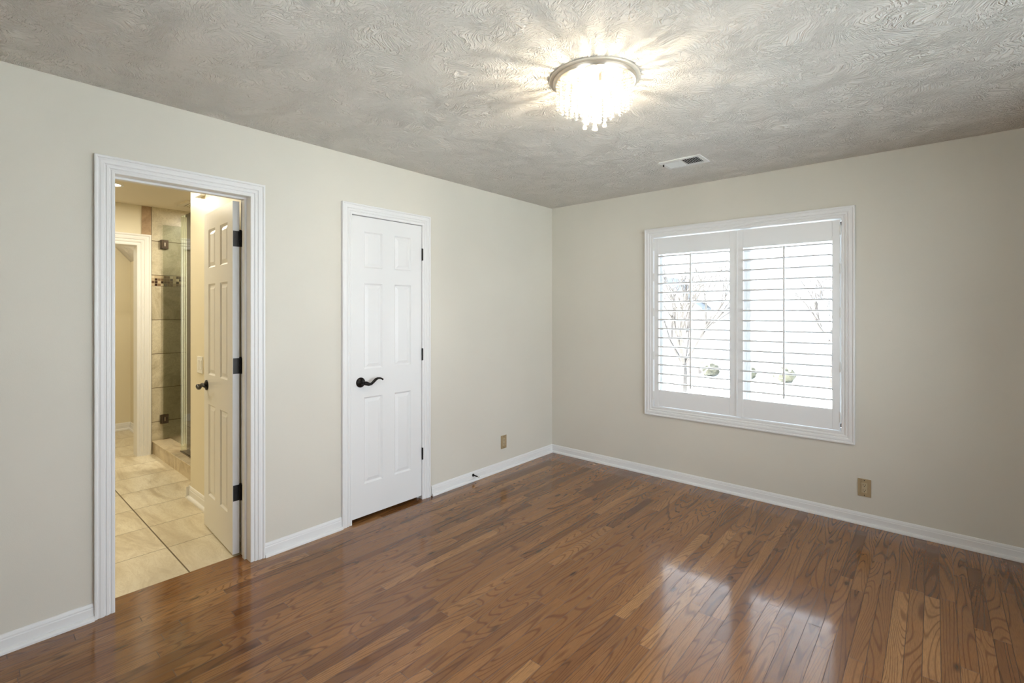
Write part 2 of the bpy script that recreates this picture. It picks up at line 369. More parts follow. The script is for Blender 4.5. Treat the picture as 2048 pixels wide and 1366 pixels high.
baseboard('baseboard_back', 'y', 0.0, -1, 0.0, XR, 'white baseboard under the shuttered window')
baseboard('baseboard_right', 'x', XR, -1, YN, 0.0, 'white baseboard along the right wall')
baseboard('baseboard_front', 'y', YN, 1, 0.0, XR, 'white baseboard behind the camera')

def jambs(bm, y0, y1, top, x0=WX0-0.004, x1=0.0):
    box(bm, x0, x1, y0-J, y0, 0, top+J); box(bm, x0, x1, y1, y1+J, 0, top+J); box(bm, x0, x1, y0, y1, top, top+J)
# bathroom doorway casing and jamb
bm = bmesh.new(); casing(bm, BO[0], BO[1], 0.0, BO[2], CAS, wall_x(0.0, 1)); t1 = tag(link('trim_1', bm, M_trim), 'white fluted casing round the open bathroom doorway', 'trim', kind='structure')
bm = bmesh.new(); jambs(bm, *BO); link('jamb', bm, M_trim, t1)
bm = bmesh.new()
box(bm, -0.083, -0.050, BO[0], BO[0]+0.010, 0, BO[2]-0.010); box(bm, -0.083, -0.050, BO[1]-0.010, BO[1], 0, BO[2]-0.010); box(bm, -0.083, -0.050, BO[0], BO[1], BO[2]-0.010, BO[2])
link('door_stop_strip', bm, M_trim, t1)
bm = bmesh.new(); casing(bm, BO[0], BO[1], 0.0, BO[2], CAS, wall_x(WX0, -1)); link('bathroom_side_casing', bm, M_trim, t1)
# closet casing and jamb
bm = bmesh.new(); casing(bm, CO[0]+0.004, CO[1]-0.004, 0.0, CO[2], [(a*0.96, b) for a, b in CAS], wall_x(0.0, 1)); t2 = tag(link('trim_2', bm, M_trim), 'white fluted casing round the closed closet door', 'trim', kind='structure')
bm = bmesh.new(); jambs(bm, *CO); link('jamb', bm, M_trim, t2)
bm = bmesh.new(); xs = (-0.075, -0.042)
box(bm, *xs, CO[0], CO[0]+0.012, 0, CO[2]-0.012); box(bm, *xs, CO[1]-0.012, CO[1], 0, CO[2]-0.012); box(bm, *xs, CO[0], CO[1], CO[2]-0.012, CO[2]); link('door_stop_strip', bm, M_trim, t2)

# ------------------------------------------------------------------ six-panel doors
def door_leaf(Wd, Hd, T, stile=0.095, pw=None, zs=((0.216, 0.800), (0.991, 1.571), (1.675, 1.920))):
    """leaf in local coords: x 0..Wd, y 0..T, z 0..Hd, six raised panels on both faces"""
    pw = pw or 0.146*(Wd/0.581); st = 0.095*(Wd/0.581); xs_ = [(st, st+pw), (Wd-st-pw, Wd-st)]
    bx = [0, *xs_[0], *xs_[1], Wd]; bz = [0] + [v for z in zs for v in z] + [Hd]
    bm = bmesh.new()
    for (yy, sg) in ((0.0, 1), (T, -1)):
        for i in range(len(bx)-1):
            for j in range(len(bz)-1):
                x0, x1, z0, z1 = bx[i], bx[i+1], bz[j], bz[j+1]
                loops = [(0.0, 0.0)]
                if i in (1, 3) and j in (1, 3, 5): loops += [(0.004, 0.0035), (0.010, 0.0085), (0.014, 0.0085), (0.034, 0.0020)]
                prev = None
                for ins, dep in loops:
                    vv = [bm.verts.new((a, yy+sg*dep, c)) for a, c in ((x0+ins, z0+ins), (x1-ins, z0+ins), (x1-ins, z1-ins), (x0+ins, z1-ins))]
                    if prev:
                        for k in range(4): bm.faces.new((prev[k], prev[(k+1) % 4], vv[(k+1) % 4], vv[k]))
                    prev = vv
                bm.faces.new(prev)
    for (a, b) in (((0, 0), (Wd, 0)), ((Wd, 0), (Wd, Hd)), ((Wd, Hd), (0, Hd)), ((0, Hd), (0, 0))):
        bm.faces.new([bm.verts.new(v) for v in ((a[0], 0, a[1]), (b[0], 0, b[1]), (b[0], T, b[1]), (a[0], T, a[1]))])
    return bm
def lever(parent, x, z, yface, sgn, dirx):
    """lever set on a leaf face; sgn = outward y direction, dirx = direction the lever points"""
    root = empty('door_handle', (x, yface, z)); root.parent = parent
    MR = Matrix.Rotation(-PI/2*sgn, 4, 'X')
    bm = bmesh.new(); lathe(bm, [(0, 0), (0.0335, 0), (0.0335, 0.004), (0.031, 0.008), (0.022, 0.011), (0.014, 0.016), (0.012, 0.020), (0, 0.020)], MR, 36); link('rosette', bm, M_black, root, True, 40)
    bm = bmesh.new(); tube(bm, [(0, sgn*0.015, 0), (0, sgn*0.035, 0), (0, sgn*0.056, 0)], [0.0115, 0.0095, 0.0125], 16); link('neck', bm, M_black, root, True, 50)
    pts = [(0.0, 0.050, 0.0), (0.012, 0.052, -0.003), (0.030, 0.053, -0.010), (0.048, 0.053, -0.010), (0.066, 0.052, 0.002), (0.084, 0.051, 0.016), (0.102, 0.050, 0.023), (0.120, 0.050, 0.022), (0.134, 0.050, 0.016), (0.142, 0.050, 0.010)]
    bm = bmesh.new(); tube(bm, [(dirx*a, sgn*b, c) for a, b, c in pts], [0.013, 0.014, 0.012, 0.009, 0.0095, 0.0095, 0.0075, 0.0060, 0.0055, 0.0065], 14); link('lever', bm, M_black, root, True, 60)
    return root
def barrel_hinge(parent, x, y, z, L=0.090):
    bm = bmesh.new(); tube(bm, [(x, y, z-L/2), (x, y, z+L/2)], 0.0065, 14)
    for dz in (-L/2-0.004, L/2): tube(bm, [(x, y, z+dz), (x, y, z+dz+0.004)], 0.0052, 12)
    for k in range(1, 5):
        zz = z-L/2+L*k/5; tube(bm, [(x, y, zz-0.0006), (x, y, zz+0.0006)], 0.0069, 14)
    return link('hinge', bm, M_black, parent, True, 50)
# closet door: closed, flush with the wall, hinges on the right
DW, DH, DT = 0.581, 2.019, 0.035
d2 = tag(empty('door_2', (-0.0015, -1.6475, 0.027), -PI/2), 'closed white six-panel closet door with black lever', 'door', kind='structure')
# local x runs from hinge to latch (world -y), local -y... face at local y=0 looks to world +x after rotation
d2.rotation_euler = (0, 0, -PI/2)
# local +x -> world -y ; local +y -> world +x  => leaf occupies y in [-DT, 0]
bm = door_leaf(DW, DH, DT); bmesh.ops.translate(bm, verts=bm.verts, vec=(0, -DT, 0)); link('leaf', bm, M_door, d2)
lever(d2, 0.5125, 0.931-0.027, 0.0, 1, -1)
bm = B((DW-0.0005, DW+0.0015, -0.028, -0.006, 0.855, 0.955)); link('latch_plate', bm, M_black, d2)
for z in (1.833, 1.087, 0.343): barrel_hinge(d2, -0.0045, 0.0075, z-0.027, 0.088)
for ch in d2.children: pass
# bathroom door: open about 92 degrees into the bathroom
d1 = tag(empty('door_1', (-0.131, -2.866, 0.012), 0), 'white six-panel bathroom door standing open beside the cream wall', 'door', kind='structure')
d1.rotation_euler = (0, 0, PI - math.radians(3.2))
# local +x -> world -x (leaf length), local +y -> world -y
bm = door_leaf(0.589, 2.030, DT); link('leaf', bm, M_door, d1)
lever(d1, 0.589-0.062, 0.918, DT, 1, -1)
lever(d1, 0.589-0.062, 0.918, 0.0, -1, -1)
for z in (1.826, 1.093, 0.362):
    bm = bmesh.new(); zz = z-0.012
    box(bm, -0.0025, 0.0000, 0.0005, 0.033, zz-0.045, zz+0.045)
    h_ = link('hinge', bm, M_black, d1); tag(h_, 'black butt hinge')
    bm = bmesh.new(); tube(bm, [(-0.0055, -0.0045, zz-0.045), (-0.0055, -0.0045, zz+0.052)], 0.0066, 14); link('hinge_pin', bm, M_black, h_, True, 50)
for z in (1.826, 1.093, 0.362):
    bm = B((-0.122, -0.085, BO[1]-0.0025, BO[1]+0.001, z-0.045, z+0.045)); link('hinge_leaf', bm, M_black, t1)
bm = B((-0.075, -0.052, BO[0]-0.0005, BO[0]+0.0018, 0.90, 0.96)); link('strike_plate', bm, M_black, t1)

# ------------------------------------------------------------------ window 1
wroot = bmesh.new(); casing(wroot, WI[0], WI[1], WI[2], WI[3], CAS, wall_y(0.0, -1), closed=True)
win = tag(link('window_1', wroot, M_trim), 'white cased double window behind plantation shutters', 'window', kind='structure')
bm = bmesh.new()
for b in ((WI[0]-0.004, WI[0]+0.001, -0.001, 0.155, WI[2], WI[3]), (WI[1]-0.001, WI[1]+0.004, -0.001, 0.155, WI[2], WI[3]), (WI[0], WI[1], -0.001, 0.155, WI[3]-0.001, WI[3]+0.004), (WI[0], WI[1], -0.001, 0.155, WI[2]-0.004, WI[2]+0.001)): box(bm, *b)
link('window_lining', bm, M_trim, win)
def sash(x0, x1):
    bm = bmesh.new(); f = 0.026
    for (z0, z1, yo) in ((WI[2]+0.006, WI[3]-0.006, 0.105),):
        for b in ((x0, x0+f, yo, yo+0.022, z0, z1), (x1-f, x1, yo, yo+0.022, z0, z1), (x0, x1, yo, yo+0.022, z0, z0+f), (x0, x1, yo, yo+0.022, z1-f, z1)): box(bm, *b)
    s = link('sash', bm, M_white, win)
    bm = B((x0+f, x1-f, 0.112, 0.116, WI[2]+0.032, WI[3]-0.032)); link('pane', bm, M_pane, s)
sash(WI[0]+0.006, 1.779); sash(1.799, WI[1]-0.006)
link('mullion', B((1.779, 1.799, 0.100, 0.155, WI[2]+0.006, WI[3]-0.006)), M_white, win)

# ------------------------------------------------------------------ plantation shutters
LP = 0.0765; NL = 15; ZL0 = 0.7965
def louver_mesh(Lx):
    bm = bmesh.new(); prof = []; n = 16; a, b = 0.0425, 0.0070
    for i in range(n):
        t_ = 2*PI*i/n; prof.append((a*math.copysign(abs(math.cos(t_))**0.8, math.cos(t_)), b*math.copysign(abs(math.sin(t_))**0.7, math.sin(t_))))
    th = math.radians(TILT)
    R = lambda u, v: (u*math.cos(th)-v*math.sin(th), u*math.sin(th)+v*math.cos(th))
    # profile u runs toward the room (-y); rounded at both ends
    secs = [(-Lx/2, 0.80), (-Lx/2+0.002, 0.93), (-Lx/2+0.006, 1.0), (Lx/2-0.006, 1.0), (Lx/2-0.002, 0.93), (Lx/2, 0.80)]
    rings = []
    for (xx, k) in secs:
        ring = []
        for (u, v) in prof:
            uu, vv = R(u*k, v*k); ring.append(bm.verts.new((xx, -uu, vv)))
        rings.append(ring)
    for r0, r1_ in zip(rings[:-1], rings[1:]):
        for i in range(n): bm.faces.new((r0[i], r0[(i+1) % n], r1_[(i+1) % n], r1_[i]))
    bm.faces.new(rings[0]); bm.faces.new(rings[-1][::-1]); return bm
TILT = 5.0
def shutter(x0, x1, lx0, lx1, label, hinge_side, rodx):
    YF, YB = -0.010, 0.018; z0, z1 = 0.602, 2.029; lz0, lz1 = 0.740, 1.892
    r = tag(empty('plantation_shutter', ((x0+x1)/2, 0, z0)), label, 'shutter', 'plantation shutters on the window')
    cx = (x0+x1)/2
    L_ = lambda b: (b[0]-cx, b[1]-cx, b[2], b[3], b[4]-z0, b[5]-z0)
    link('stile', B(L_((x0, lx0, YF, YB, z0, z1)), bev=0.0025), M_louv, r)
    link('stile', B(L_((lx1, x1, YF, YB, z0, z1)), bev=0.0025), M_louv, r)
    link('top_rail', B(L_((lx0, lx1, YF+0.001, YB-0.001, lz1, z1)), bev=0.001), M_louv, r)
    link('bottom_rail', B(L_((lx0, lx1, YF+0.001, YB-0.001, z0, lz0)), bev=0.001), M_louv, r)
    first = None; lcx = (lx0+lx1)/2
    for k in range(NL):
        zc = ZL0+0.006+k*LP*0.9965
        if first is None:
            o = link('louver', louver_mesh(lx1-lx0-0.003), M_louv, r, True, 45); first = o
        else:
            o = first.copy(); C.objects.link(o); o.parent = r
        o.location = (lcx-cx, 0.004, zc-z0)
    bm = bmesh.new(); box(bm, rodx-0.0068-cx, rodx+0.0068-cx, -0.0560, -0.0440, 0.780-z0, 1.878-z0, bev=0.002); link('tilt_rod', bm, M_louv, r)
    sgn = -1 if hinge_side == 'L' else 1; hx = x0 if sgn < 0 else x1
    for z in (1.960, 1.700, 1.400, 1.030, 0.690):
        bm = bmesh.new(); tube(bm, [(hx+sgn*0.003-cx, YF-0.002, z-0.035-z0), (hx+sgn*0.003-cx, YF-0.002, z+0.035-z0)], 0.0032, 10)
        box(bm, min(hx, hx+sgn*0.006)-cx, max(hx, hx+sgn*0.006)-cx, YF, YF+0.010, z-0.032-z0, z+0.032-z0); link('hinge', bm, M_white, r)
    for z in (lz0-0.012, lz1+0.012):
        bm = bmesh.new(); tube(bm, [(rodx-cx+0.012, YF-0.003, z-z0), (rodx-cx+0.012, YF+0.002, z-z0)], 0.0045, 12); link('magnet_catch', bm, M_louv, r)
    return r
shutter(1.0895, 1.7555, 1.1300, 1.7050, 'white plantation shutter panel on the left half of the window', 'L', 1.418)
shutter(1.7595, 2.4190, 1.8040, 2.3740, 'white plantation shutter panel on the right half of the window', 'R', 2.089)
bm = B((1.752, 1.762, -0.014, -0.010, 0.602, 2.029)); ob = link('shutter_astragal', bm, M_louv); tag(ob, 'narrow white strip covering the seam between the two shutter panels', 'trim'); 

# ------------------------------------------------------------------ window 2 (unseen, right of the camera), added to light the room
bm = bmesh.new(); casing(bm, W2[0], W2[1], W2[2], W2[3], CAS, wall_x(XR, -1), closed=True)
w2 = tag(link('added_window_2', bm, M_trim), 'added plain white window in the right wall', 'window', kind='structure')
bm = bmesh.new(); f = 0.05
for b in ((XR+0.08, XR+0.12, W2[0], W2[0]+f, W2[2], W2[3]), (XR+0.08, XR+0.12, W2[1]-f, W2[1], W2[2], W2[3]), (XR+0.08, XR+0.12, W2[0], W2[1], W2[2], W2[2]+f), (XR+0.08, XR+0.12, W2[0], W2[1], W2[3]-f, W2[3]),
          (XR+0.08, XR+0.12, (W2[0]+W2[1])/2-0.03, (W2[0]+W2[1])/2+0.03, W2[2], W2[3]), (XR+0.085, XR+0.115, W2[0], W2[1], 1.33, 1.36)): box(bm, *b)
link('sash', bm, M_white, w2)
link('pane', B((XR+0.098, XR+0.102, W2[0]+f, W2[1]-f, W2[2]+f, W2[3]-f)), M_pane, w2)

bm = bmesh.new(); casing(bm, W3[0], W3[1], W3[2], W3[3], CAS, wall_y(YN, 1), closed=True)  # unseen window added to brighten the back wall and ceiling
w3 = tag(link('added_window_3', bm, M_trim), 'added plain white window in the wall behind the camera', 'window', kind='structure')
bm = bmesh.new(); f = 0.05; ys_ = (YN-0.10, YN-0.06)
for b in ((W3[0], W3[0]+f, *ys_, W3[2], W3[3]), (W3[1]-f, W3[1], *ys_, W3[2], W3[3]), (W3[0], W3[1], *ys_, W3[2], W3[2]+f), (W3[0], W3[1], *ys_, W3[3]-f, W3[3]), ((W3[0]+W3[1])/2-0.03, (W3[0]+W3[1])/2+0.03, *ys_, W3[2], W3[3])): box(bm, *b)
link('sash', bm, M_white, w3)
link('pane', B((W3[0]+f, W3[1]-f, YN-0.082, YN-0.078, W3[2]+f, W3[3]-f)), M_pane, w3)

# ------------------------------------------------------------------ bathroom
XF = -2.938
tag(link('floor', B((-4.50, -0.13, -4.80, -2.64, -0.12, 0.0), (-4.50, -3.0, -2.64, -2.44, -0.12, 0.0), (-3.0, -1.23, -2.64, -1.60, -0.12, 0.02)), M_tile), 'beige stone-look tile floor of the bathroom', 'floor', kind='structure')
tag(link('ceiling', B((-4.60, WX0/2, -4.90, 0.12, H, H+0.12)), M_bceil), 'smooth cream ceiling of the bathroom', 'ceiling', kind='structure')
IO = (-3.62, -2.783, 2.047)
wb((XF-0.12, XF, -4.80, IO[0]-J, 0, H), (XF-0.12, XF, IO[0]-J, IO[1]+J, IO[2]+J, H), (XF-0.12, XF, IO[1]+J, -1.60, 0, H), name='wall_bathroom_far', label='cream bathroom wall with the cased inner doorway', m=M_bath)
wb((-1.345, WX0, -2.773, -2.66, 0, H), (-1.345, -1.23, -2.66, -1.60, 0, H), name='wall_bathroom_partition', label='cream bathroom partition beside the open door', m=M_bath)
wb((-4.6, WX0, -4.90, -4.80, 0, H), name='wall_bathroom_near', label='cream bathroom wall left of the doorway', m=M_bath)
wb((WX0-0.006, WX0, -4.80, BO[0]-J, 0, H), (WX0-0.006, WX0, BO[0]-J, BO[1]+J, BO[2]+J, H), (WX0-0.006, WX0, BO[1]+J, -2.773, 0, H), name='wall_bathroom_entry', label='cream paint on the bathroom side of the doorway wall', m=M_bath)
# closet behind the closed door
wb((-0.82, -0.75, -2.66, -1.52, 0, H), (-0.75, WX0, -1.58, -1.52, 0, H), (-0.75, WX0, -2.36, -2.30, 0, H), name='wall_closet', label='inside walls of the closet behind the closed door', m=M_wall)
# shower
ZB0, ZB1 = 1.660, 1.764
bm = bmesh.new(); box(bm, XF, XF+0.010, -2.668, -1.70, 0.0, ZB0); box(bm, XF, XF+0.010, -2.668, -1.70, ZB1, H)
box(bm, XF, -1.345, -1.71, -1.60, 0.0, H); box(bm, -1.355, -1.345, -2.66, -1.71, 0, H)
sw = tag(link('wall_shower', bm, M_shower), 'beige travertine tiled shower wall behind the glass', 'wall', kind='structure')
link('mosaic_band', B((XF, XF+0.0115, -2.668, -1.71, ZB0, ZB1)), M_mos, sw)['label'] = 'band of small brown and cream mosaic squares'
link('border_tile', B((XF, XF+0.0105, -2.745, -2.6695, 0.0, H-0.002)), M_bull, sw)['label'] = 'brown vertical border tile'
bm = bmesh.new(); box(bm, XF+0.010, -1.357, -2.655, -2.512, 0.0, 0.118); cb = tag(link('shower_curb', bm, M_curb), 'tiled beige curb across the foot of the shower', 'curb', kind='structure')
link('curb_cap', B((XF+0.010, -1.357, -2.663, -2.508, 0.118, 0.128), bev=0.003), M_curb, cb)
# inner doorway casing
kx = 0.112/0.076
bm = bmesh.new(); casing(bm, IO[0], IO[1], 0.0, IO[2], [(a*kx, b*1.35) for a, b in CAS], wall_x(XF, 1)); t3 = tag(link('trim_3', bm, M_trim), 'cream-lit white casing round the inner bathroom doorway', 'trim', kind='structure')
bm = bmesh.new(); box(bm, XF-0.124, XF, IO[0]-J, IO[0], 0, IO[2]+J) ; box(bm, XF-0.124, XF, IO[1], IO[1]+J, 0, IO[2]+J); box(bm, XF-0.124, XF, IO[0], IO[1], IO[2], IO[2]+J); link('jamb', bm, M_trim, t3)
# little room beyond
wb((-4.47, -4.37, -4.80, -2.45, 0, H), (-4.47, XF-0.12, -2.555, -2.45, 0, H), name='wall_inner_room', label='cream walls of the little room beyond the inner doorway', m=M_bath)
bm = bmesh.new(); pr = [(-2.556, 2.00), (-2.556, 2.439), (-2.93, 2.439), (-2.93, 2.435)]
extrude_prof(bm, pr, lambda a, b: Vector((-4.369, a, b)), lambda a, b: Vector((XF-0.121, a, b)))
tag(link('ceiling_slope', bm, M_ceil), 'sloped textured ceiling of the little inner room', 'ceiling', kind='structure')
baseboard('baseboard_inner', 'x', -4.37, 1, -4.80, -2.555, 'white baseboard on the far wall of the inner room', k=1.15)
baseboard('baseboard_inner', 'y', -2.555, -1, -4.37, XF-0.12, 'white baseboard on the right wall of the inner room', k=1.15)
baseboard('baseboard_partition', 'y', -2.773, -1, -1.370, WX0-0.006, 'white baseboard on the bathroom partition', k=1.15)
baseboard('baseboard_partition', 'x', -1.345, -1, -2.800, -2.664, 'white baseboard return at the end of the partition', k=1.15)

# glass shower door, swung in against the tiles, and fixed panel on the curb
def glass_panel(name, x0, x1, y0, y1, z0, z1, label):
    bm = bmesh.new(); box(bm, x0, x1, y0, y1, z0, z1)
    thin_x = (x1-x0) < (y1-y0)
    for f_ in bm.faces:
        n = f_.normal; f_.material_index = 0 if (abs(n.x) if thin_x else abs(n.y)) > 0.5 else 1
    o = link(name, bm, [M_shglass, M_gedge]); return o
gd = glass_panel('shower_door', XF+0.022, XF+0.030, -2.578, -1.98, 0.142, 2.272, ''); tag(gd, 'clear glass shower door swung in against the tiled wall', 'shower door')
for z in (2.077, 0.333):
    bm = bmesh.new(); box(bm, XF+0.030, XF+0.038, -2.592, -2.532, z-0.045, z+0.045, bev=0.002); box(bm, XF+0.014, XF+0.022, -2.592, -2.532, z-0.045, z+0.045, bev=0.002)
    tube(bm, [(XF+0.041, -2.585, z-0.040), (XF+0.041, -2.585, z+0.040)], 0.006, 12); box(bm, XF+0.0105, XF+0.036, -2.600, -2.592, z-0.042, z+0.042)
    hg = link('hinge', bm, M_pewter, gd); hg['label'] = 'dark pewter glass hinge'
    link('hinge_screw', B((XF+0.038, XF+0.040, -2.565, -2.559, z-0.018, z+0.018)), M_chrome, hg)
gp = glass_panel('shower_panel', -2.285, -1.357, -2.590, -2.582, 0.1285, 2.272, ''); tag(gp, 'fixed clear glass shower panel standing on the tiled curb', 'shower panel')
link('bottom_channel', B((-2.285, -1.357, -2.594, -2.590, 0.1283, 0.140), (-2.285, -1.357, -2.582, -2.578, 0.1283, 0.140)), M_pewter, gp)
link('clip', B((-1.83, -1.79, -2.599, -2.5945, 0.1285, 0.165)), M_pewter, gp)

# switch, small box, fan, recessed lights
sw_ = tag(empty('light_switch', (-1.120, -2.773, 1.020)), 'white double rocker switch plate on the bathroom partition', 'light switch')
link('plate', B((-0.058, 0.058, -0.006, 0.0, -0.060, 0.060), bev=0.002), M_white, sw_)
for dx in (-0.024, 0.024): link('rocker', B((dx-0.016, dx+0.016, -0.0095, -0.006, -0.034, 0.034), bev=0.001), M_white, sw_)
bx_ = tag(empty('wall_box', (-1.070, -2.773, 2.300)), 'small white box mounted high on the bathroom partition', 'wall box')  # plain white box of unidentified use
link('cover', B((-0.060, 0.060, -0.034, -0.004, -0.070, 0.070), bev=0.004), M_white, bx_); link('base_plate', B((-0.055, 0.055, -0.004, 0.0, -0.065, 0.065)), M_white, bx_)
ef = tag(empty('exhaust_fan', (-2.47, -2.40, H)), 'square vent fan grille on the bathroom ceiling', 'exhaust fan')
link('grille_frame', B((-0.15, 0.15, -0.13, -0.105, -0.018, 0), (-0.15, 0.15, 0.105, 0.13, -0.018, 0), (-0.15, -0.125, -0.105, 0.105, -0.018, 0), (0.125, 0.15, -0.105, 0.105, -0.018, 0)), M_bceil, ef)
for k in range(9): link('slat', B((-0.125, 0.125, -0.100+k*0.0235, -0.088+k*0.0235, -0.014, -0.004)), M_bceil, ef)
link('housing', B((-0.125, 0.125, -0.105, 0.105, -0.003, -0.001)), M_dark, ef)
def can(x, y, label, power, z=H):
    r = tag(empty('recessed_light', (x, y, z)), label, 'recessed light', 'recessed ceiling lights in the bathroom')
    bm = bmesh.new(); lathe(bm, [(0.078, -0.0005), (0.078, -0.006), (0.070, -0.009), (0.060, -0.006), (0.057, -0.0005)], None, 40); link('trim_ring', bm, M_white, r, True, 40)
    bm = bmesh.new(); lathe(bm, [(0, -0.004), (0.057, -0.004), (0.057, -0.001), (0, -0.001)], None, 40); link('lens', bm, M_can, r)
    a = area('can_glow', (x, y, z-0.012), (0, 0, 0), 0.11, 0.11, power, (1.0, 0.91, 0.71), 'DISK'); return r
CANP = 12.5
can(-2.125, -3.110, 'round recessed light glowing at the left of the bathroom ceiling', CANP)
can(-0.95, -3.08, 'round recessed light above the open bathroom door', CANP*0.38)
can(-1.40, -4.00, 'round recessed light over the hidden side of the bathroom', CANP)
can(-2.10, -2.15, 'added round recessed light inside the shower', CANP*1.4)  # unseen lamp added to lighten the shower tiles
can(-3.70, -3.20, 'round recessed light in the little inner room', CANP*0.7)

# ------------------------------------------------------------------ outlets, door stop, vent
def outlet(name, axis, s, z, label):
    rot = 0 if axis == 'y' else PI/2
    r = tag(empty(name, (s, 0, z) if axis == 'y' else (0, s, z), rot), label, 'outlet', 'tan wall outlets')
    link('plate', B((-0.036, 0.036, -0.006, 0.0, -0.058, 0.058), bev=0.002), M_tan, r)
    rc_ = link('receptacle', B((-0.0165, 0.0165, -0.0085, -0.006, -0.033, 0.033), bev=0.0008), M_tan2, r)
    for dz in (0.017, -0.017):
        bm = B((-0.0075, -0.005, -0.0089, -0.0083, dz-0.001, dz+0.007), (0.005, 0.0075, -0.0089, -0.0083, dz-0.001, dz+0.007)); tube(bm, [(0, -0.0089, dz-0.007), (0, -0.0083, dz-0.007)], 0.0028, 10)
        link('slots', bm, M_dark, rc_)
    for dz in (0.048, -0.048):
        bm = bmesh.new(); tube(bm, [(0, -0.0070, dz), (0, -0.0055, dz)], 0.0032, 10); link('screw', bm, M_black, r)
    return r
outlet('wall_outlet', 'x', -0.730, 0.245, 'tan outlet plate low on the left wall near the corner')
outlet('wall_outlet', 'y', 2.553, 0.243, 'tan outlet plate low on the wall right of the window')
ds = tag(empty('door_stop', (0.0125, -1.118, 0.048)), 'dark rod door stop sticking out of the baseboard by the closet', 'door stop')
MX = Matrix.Rotation(PI/2, 4, 'Y')
bm = bmesh.new(); lathe(bm, [(0, -0.004), (0.012, -0.004), (0.012, 0.002), (0.007, 0.006), (0, 0.006)], MX, 20); link('flange', bm, M_black, ds, True, 40)
bm = bmesh.new(); tube(bm, [(0.004, 0, 0), (0.060, 0, 0)], 0.0042, 12)
for k in range(9): tube(bm, [(0.008+k*0.0055, 0, 0), (0.0105+k*0.0055, 0, 0)], 0.0052, 12)
link('rod', bm, M_black, ds, True, 50)
bm = bmesh.new(); lathe(bm, [(0, 0.058), (0.0075, 0.058), (0.0085, 0.066), (0.007, 0.074), (0, 0.075)], MX, 18); link('rubber_tip', bm, M_white, ds, True, 50)['label'] = 'white rubber tip'

# ceiling register
vt = tag(empty('ceiling_vent', (1.5985, -0.6450, H)), 'white rectangular air register in the ceiling near the window', 'air vent')
VX, VY = 0.142, 0.096
bm = bmesh.new()
for b in ((-VX, VX, -VY, -0.066, -0.006, 0), (-VX, VX, 0.066, VY, -0.006, 0), (-VX, -0.116, -0.066, 0.066, -0.006, 0), (0.116, VX, -0.066, 0.066, -0.006, 0), (-0.003, 0.003, -0.066, 0.066, -0.007, 0)): box(bm, *b)
link('frame', bm, M_white, vt)
bm = bmesh.new(); box(bm, -0.116, 0.116, -0.066, 0.066, -0.0012, -0.0004); link('duct_shade_sheet', bm, M_dark, vt)  # flat black sheet paints the shade of the missing duct depth
for k in range(16):
    side = -1 if k < 8 else 1; xc = side*(0.0105+0.0142*(k % 8)); ang = math.radians(-50 if side > 0 else 46)
    ax = Vector((math.sin(ang), 0, math.cos(ang)))*(0.0046 if side > 0 else 0.0072)
    c_ = Vector((xc, 0, -0.0062)); nrm = ax.cross(Vector((0, 1, 0))).normalized()*0.0007; vs = []
    bm = bmesh.new()
    for yy in (-0.0655, 0.0655):
        for s1_, s2_ in ((-1, -1), (1, -1), (1, 1), (-1, 1)): vs.append(bm.verts.new(c_+ax*s1_+nrm*s2_+Vector((0, yy, 0))))
    for idx in ((0, 1, 2, 3), (7, 6, 5, 4), (0, 4, 5, 1), (1, 5, 6, 2), (2, 6, 7, 3), (3, 7, 4, 0)): bm.faces.new([vs[i_] for i_ in idx])
    link('slat', bm, M_white, vt)
bm = bmesh.new(); box(bm, -0.134, -0.126, -0.040, -0.034, -0.020, -0.005); link('damper_lever', bm, M_black, vt)

# ------------------------------------------------------------------ crystal flush-mount light
LXC, LYC = 1.760, -2.080
cl = tag(empty('ceiling_light', (LXC, LYC, H)), 'round chrome flush-mount ceiling light hung with crystal strands', 'ceiling light')
bm = bmesh.new(); lathe(bm, [(0, -0.0085), (0.184, -0.0085), (0.183, -0.018), (0.180, -0.024), (0.174, -0.026), (0.170, -0.026), (0.169, -0.022), (0, -0.022)], None, 72); link('canopy', bm, M_chrome, cl, True, 35)
M_plate = mat('champagne_plate', (0.70, 0.63, 0.52), 0.45, 0.2)
bm = bmesh.new(); lathe(bm, [(0, 0), (0.199, 0), (0.200, -0.003), (0.197, -0.0070), (0.186, -0.0085), (0, -0.0085)], None, 72); link('ceiling_plate', bm, M_plate, cl, True, 35)
bulbs = []
for k in range(6):
    a = 2*PI*(k+0.3)/6; r_ = 0.092; bx0, by0 = r_*math.cos(a), r_*math.sin(a)
    bm = bmesh.new(); tube(bm, [(bx0, by0, -0.022), (bx0, by0, -0.052)], 0.010, 14); so = link('socket', bm, M_chrome, cl, True, 50)
    bm = bmesh.new(); lathe(bm, [(0, 0), (0.007, -0.002), (0.009, -0.010), (0.009, -0.034), (0.006, -0.042), (0, -0.044)], Matrix.Translation((bx0, by0, -0.052)), 14); link('bulb', bm, M_bulb, cl, True, 60)
    l = bpy.data.lights.new('bulb_glow', 'POINT'); l.energy = 6.0; l.color = (1.0, 0.86, 0.66); l.shadow_soft_size = 0.011
    lo = bpy.data.objects.new('bulb_glow', l); C.objects.link(lo); lo.location = (LXC+bx0, LYC+by0, H-0.110); bulbs.append(lo)
